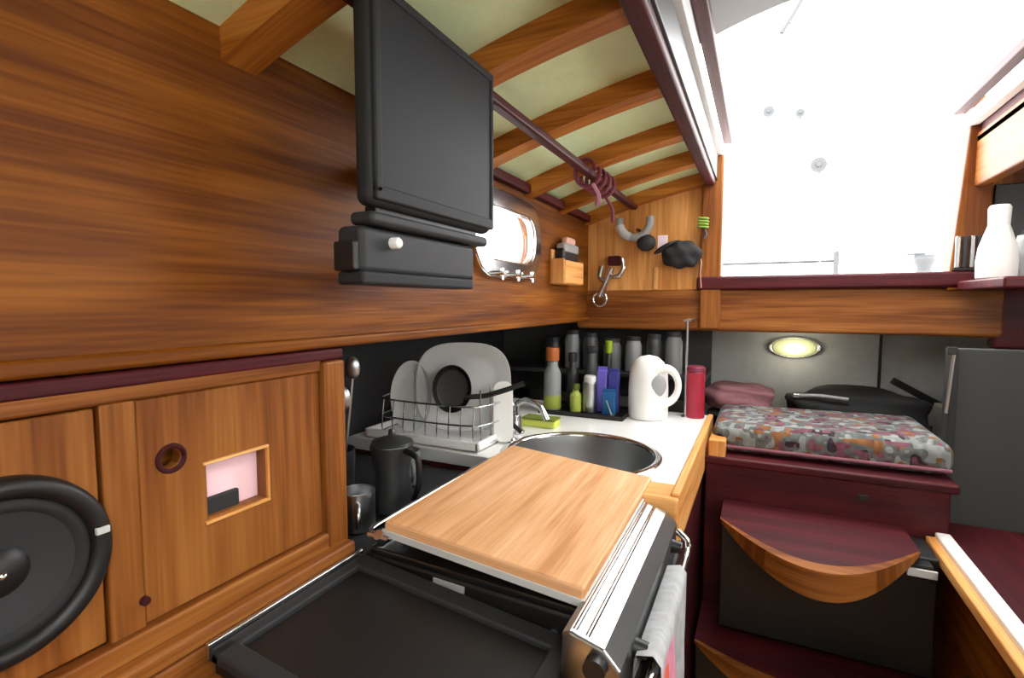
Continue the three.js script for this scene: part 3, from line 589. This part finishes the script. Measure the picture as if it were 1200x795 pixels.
{ const pr = [[0, 0], [.042, 0]]; for (let i = 0; i < 6; i++) { pr.push([.044, .008 + i * .018], [.041, .015 + i * .018]); } pr.push([.04, .115], [0, .118]); part(wcan, 'body', lathe(pr, [.642, 1.362, -1.79], 32), M.palegrey); part(wcan, 'lid', lathe([[0, .012], [.03, .011], [.034, 0]], [.642, 1.48, -1.79], 24), M.charcoal); }

// ------------------------------------------------------------------ companionway steps, berth, right-hand side
const eng = thing('engine_box', 'dark red wooden engine box under the companionway', 'engine box', [.15, 0, -1.6]);
part(eng, 'front', bx(-.127, .425, 0, .86, -1.56, -1.52, 'x', .006), M.red);
part(eng, 'top', bx(-.127, .44, .845, .868, -1.80, -1.515, 'x', .006), M.red);
part(eng, 'corner_block', bx(-.12, -.075, .845, .915, -1.62, -1.52, 'y', .006), M.bulk);
part(eng, 'catch', bx(.24, .26, .80, .815, -1.522, -1.515, 'x', .002), M.black);
function bowedStep(name, label, x0, x1, y, zBack, zEnd, bow, t) {
  const st = thing(name, label, 'step', [(x0 + x1) / 2, y - t, zBack]);
  const mk = (inset, dep) => { const s = new THREE.Shape(), n = 28; s.moveTo(x0, -zBack); for (let i = 0; i <= n; i++) { const u = i / n, x = x0 + (x1 - x0) * u; s.lineTo(x, -(zEnd + bow * Math.sin(Math.PI * u) - inset)); } s.lineTo(x1, -zBack); s.closePath(); return s; };
  let g = new THREE.ExtrudeGeometry(mk(.002), { depth: .012, bevelEnabled: false }); g.rotateX(-Math.PI / 2); g.translate(0, y - .012, 0); part(st, 'tread', grain(g, 'x'), M.red);
  // bowed nosing: deeper in the middle
  const n = 40, pos = [], idx = [];
  for (let i = 0; i <= n; i++) { const u = i / n, x = x0 + (x1 - x0) * u, w = Math.sin(Math.PI * u), z = zEnd + bow * w, h = .006 + t * Math.pow(w, .8), lean = .022 * w;
    pos.push(x, y + .001, z - .006 - .03 * w, x, y + .0, z, x, y - h, z + lean * .3, x, y - h, z - .02); }
  for (let i = 0; i < n; i++) for (let k = 0; k < 3; k++) { const a = i * 4 + k, b = a + 4; idx.push(a, a + 1, b, b, a + 1, b + 1); }
  g = new THREE.BufferGeometry(); g.setAttribute('position', new THREE.Float32BufferAttribute(pos, 3)); g.setIndex(idx); g.setAttribute('uv', new THREE.Float32BufferAttribute(new Float32Array(pos.length / 3 * 2), 2)); g = toCreasedNormals(g, .6); part(st, 'nosing', grain(g, 'x'), M.teak, 'varnished bowed nosing');
  part(st, 'riser', bx(x0 + .002, Math.min(x1 + .06, .372), y - .29, y - .014, zBack + .02, zEnd - .01, 'x', .004), M.black);
  return st;
}
bowedStep('companionway_step', 'upper dark companionway step with a bright bowed nosing', -.075, .335, .75, -1.515, -1.37, .19, .052);
bowedStep('companionway_step', 'lower companionway step with a bowed nosing under the upper step', -.125, .372, .44, -1.515, -1.32, .10, .05);
const plq = thing('step_plate', 'small pale plate fixed beside the bowed upper step', 'plate', [.335, .70, -1.34]);
part(plq, 'plate', bx(.308, .362, .704, .722, -1.352, -1.346, 'x', .002), M.palegrey);
part(plq, 'bracket', bx(.315, .355, .70, .73, -1.52, -1.352, 'x', .002), M.black);

// quarter berth
const CP = (() => { const A = noiseGrid(26, 26), B = noiseGrid(18, 18), C = noiseGrid(50, 50); return tex(256, 256, (u, v) => { const a = A(u * 26, v * 26), b = B(u * 18, v * 18), n = (C(u * 50, v * 50) - .5) * 30; const c = a > .7 ? [108, 62, 76] : b > .82 ? [124, 82, 46] : a < .34 ? [130, 134, 132] : b < .3 ? [48, 32, 40] : [90, 93, 91]; return c.map((e) => Math.max(0, Math.min(255, e + n))); }, true, [2.2, 2.2]); })();
const fabric = new THREE.MeshPhysicalMaterial({ map: CP, roughness: .95, sheen: .2 });
{
  const g = new RoundedBoxGeometry(.56, .085, .36, 5, .035); const p = g.attributes.position; for (let i = 0; i < p.count; i++) { const x = p.getX(i), z = p.getZ(i); if (p.getY(i) > 0) p.setY(i, p.getY(i) + .006 * Math.sin(x * 23) * Math.cos(z * 19)); } g.computeVertexNormals(); g.translate(.165, .912, -1.745);
  const t = thing('berth_mattress', 'flower-patterned mattress on the quarter berth behind the engine box', 'mattress', [.165, .87, -1.745]);
  part(t, 'mattress', grain(g, 'x'), fabric);
  part(t, 'piping', tube([[-.105, .888, -1.566], [.165, .888, -1.5635], [.435, .888, -1.566]], .005, 30), plain(0x8c5a66, .9));
}
single('berth_board', 'dark red berth board under the bag and blanket', 'berth', [.4, .80, -2.1], bx(-.12, 1.04, .80, .845, -2.355, -1.805, 'x', .003), M.red);
function bag(name, label, cat, c, s, mat, sd) {
  const g = new THREE.SphereGeometry(1, 36, 22), p = g.attributes.position; for (let i = 0; i < p.count; i++) { let x = p.getX(i), y = p.getY(i), z = p.getZ(i); const k = 1 + .08 * Math.sin(5 * x + sd) * Math.cos(4 * z + sd) + .06 * Math.sin(8 * y + 3 * x + sd); const f = (q) => Math.sign(q) * Math.pow(Math.abs(q), .65); p.setXYZ(i, f(x) * s[0] * k, Math.max(-.8, f(y) * k) * s[1], f(z) * s[2] * k); } g.computeVertexNormals(); g.translate(c[0], c[1] + s[1] * .8, c[2]);
  const t = thing(name, label, cat, c); part(t, 'bag_body', g, mat); return t;
}
const kb = bag('kit_bag', 'black kit bag lying on the quarter berth', 'bag', [.30, .845, -2.06], [.205, .09, .10], M.rubber, 1.2);
part(kb, 'strap', tube([[.13, .985, -1.975], [.19, .99, -1.965], [.27, .985, -1.96]], .006, 30), M.grey);
part(kb, 'buckle', bx(.112, .138, .976, .99, -1.985, -1.975, 'x', .002), M.chrome);
bag('folded_blanket', 'folded pink and tan blanket beside the black kit bag', 'blanket', [-.055, .915, -2.05], [.115, .05, .085], new THREE.MeshPhysicalMaterial({ map: fineNoise(0x9a6a70, 40, 1), roughness: 1 }), 3.1);
bag('dark_cushion', 'dark grey cushion under the folded blanket', 'cushion', [-.045, .845, -2.05], [.115, .04, .10], M.charcoal, 2.2);
single('grey_board', 'pale grey board standing on edge at the end of the berth', 'board', [.57, .845, -2.05], bx(.53, .60, .845, .97, -2.12, -2.0, 'y', .005), M.palegrey);
const rk2 = thing('berth_stringer', 'black diagonal stringer across the grey berth lining', 'stringer', [.5, .93, -2.2]);
part(rk2, 'bar', (() => { const g = bx(-.10, .10, -.012, .012, -.01, .01, 'x', .003); g.rotateZ(-.52); g.translate(.52, .975, -2.22); return g; })(), M.black);
part(rk2, 'bracket', bx(.60, .63, .845, .94, -2.24, -2.20, 'y', .004), M.red);
const frame = thing('berth_bracket', 'thin steel hanger beside the dark grey berth panel', 'bracket', [.44, .95, -1.64]);
part(frame, 'strap', rod([.445, 1.185, -1.635], [.435, 1.02, -1.635], .004), M.steel);
part(frame, 'clip', bx(.43, .45, 1.17, 1.19, -1.642, -1.63, 'y', .002), M.black);
// dome lamp on the berth lining
const lamp = thing('dome_lamp', 'lit oval dome lamp on the grey lining of the quarter berth', 'lamp', [.13, 1.10, -2.36]);
{
  const g = new THREE.SphereGeometry(1, 32, 16, 0, Math.PI * 2, 0, Math.PI / 2); g.rotateX(Math.PI / 2); g.scale(.075, .036, .035); g.translate(.13, 1.12, -2.345);
  part(lamp, 'lens', g, new THREE.MeshStandardMaterial({ color: 0xf2efc8, roughness: .4, emissive: 0xf0f0a8, emissiveIntensity: .55 }), 'glowing cream lens');
  const r = new THREE.LatheGeometry([[.088, 0], [.088, .010], [.084, .016], [.074, .016], [.07, .008]].map((p) => new THREE.Vector2(...p)), 48); r.rotateX(Math.PI / 2); r.scale(1.12, .5, 1); r.translate(.13, 1.12, -2.36);
  part(lamp, 'bezel', r, M.chrome);
  const l = new THREE.PointLight(0xfff4d8, .03, 0, 2); l.position.set(0, .015, .075); l.castShadow = true; l.shadow.radius = 2; lamp.add(l);
}
// settee on the right with a white edge strip
const set = thing('settee_base', 'reddish wooden settee base with a white edge strip', 'settee', [.7, 0, -.6]);
part(set, 'top', bx(.41, 1.045, .70, .735, -1.645, 1.2, 'z', .004), M.red);
part(set, 'front', bx(.405, .435, 0, .70, -1.515, 1.2, 'z', .003), M.panel);
part(set, 'edge_trim', bx(.376, .396, .715, .74, -1.51, 1.2, 'z', .004), M.bulk);
part(set, 'edge_strip', bx(.394, .424, .722, .752, -1.51, 1.2, 'z', .004), M.whitepaint, 'white edge strip');

// ------------------------------------------------------------------ cockpit outside the companionway
M.cock = plain(0x3c3e40, .6);
M.cockdark = plain(0x1c1d1e, .6);
const ck = thing('stern_rail', 'thin metal stern rail beyond the cockpit', 'rail', [.3, 1.1, -3.5]);
part(ck, 'top_rail', rod([-.6, 1.545, -3.5], [.40, 1.545, -3.5], .008), M.cockdark);
part(ck, 'post', rod([.39, 1.30, -3.5], [.39, 1.60, -3.5], .016), M.cock);
part(ck, 'post', rod([-.6, 1.30, -3.5], [-.6, 1.55, -3.5], .012), M.cockdark);
const winch = thing('sheet_winch', 'sheet winch on the cockpit coaming', 'winch', [.80, 1.40, -3.5]);
part(winch, 'drum', lathe([[0, 0], [.05, 0], [.035, .05], [.035, .09], [.05, .12], [.05, .15], [0, .155]], [.80, 1.41, -3.5], 24), M.cock);
part(winch, 'handle', bx(.72, .80, 1.562, 1.575, -3.51, -3.49, 'x', .003), M.cock);
const deckOut = structure('trim_2', 'cockpit floor and coamings outside the companionway');
part(deckOut, 'cockpit_floor', bx(-1.2, 1.4, 1.25, 1.30, -4.4, -2.78, 'x', 0), M.deck);
part(deckOut, 'coaming', bx(.62, 1.4, 1.30, 1.41, -3.9, -2.78, 'x', .01), M.deck);
const sheet = thing('mainsheet', 'mainsheet tackle hanging above the cockpit', 'rope', [.2, 1.8, -3.3]);
part(sheet, 'fall', tube([[.22, 3.4, -3.3], [.187, 3.05, -3.3], [.14, 2.93, -3.3], [.06, 2.80, -3.3]], .012, 30), M.cock);
part(sheet, 'block', merge(rod([0.01, 2.38, -3.32], [0.01, 2.38, -3.28], 0.03, 24), rod([0.01, 2.38, -3.33], [0.01, 2.38, -3.27], 0.009, 12)), M.cock);
part(sheet, 'block', merge(rod([0.167, 2.347, -3.32], [0.167, 2.347, -3.28], 0.023, 24), rod([0.167, 2.347, -3.33], [0.167, 2.347, -3.27], 0.0069, 12)), M.cock);
part(sheet, 'block', merge(rod([0.265, 2.055, -3.32], [0.265, 2.055, -3.28], 0.04, 24), rod([0.265, 2.055, -3.33], [0.265, 2.055, -3.27], 0.012, 12)), M.cock);
part(sheet, 'rope', rod([.01, 2.38, -3.3], [.06, 2.80, -3.3], .004), plain(0x5a5c5e, .9));
part(sheet, 'rope', rod([.165, 2.35, -3.3], [.10, 2.86, -3.3], .004), plain(0x5a5c5e, .9));
part(sheet, 'rope', rod([.165, 2.33, -3.3], [.26, 2.08, -3.3], .004), plain(0x5a5c5e, .9));
part(sheet, 'rope', rod([.27, 2.03, -3.3], [.30, 1.3, -3.3], .004), plain(0x5a5c5e, .9));

scene.traverse((o) => { if (o.isLight) o.castShadow = true; });
renderer.render(scene, camera);
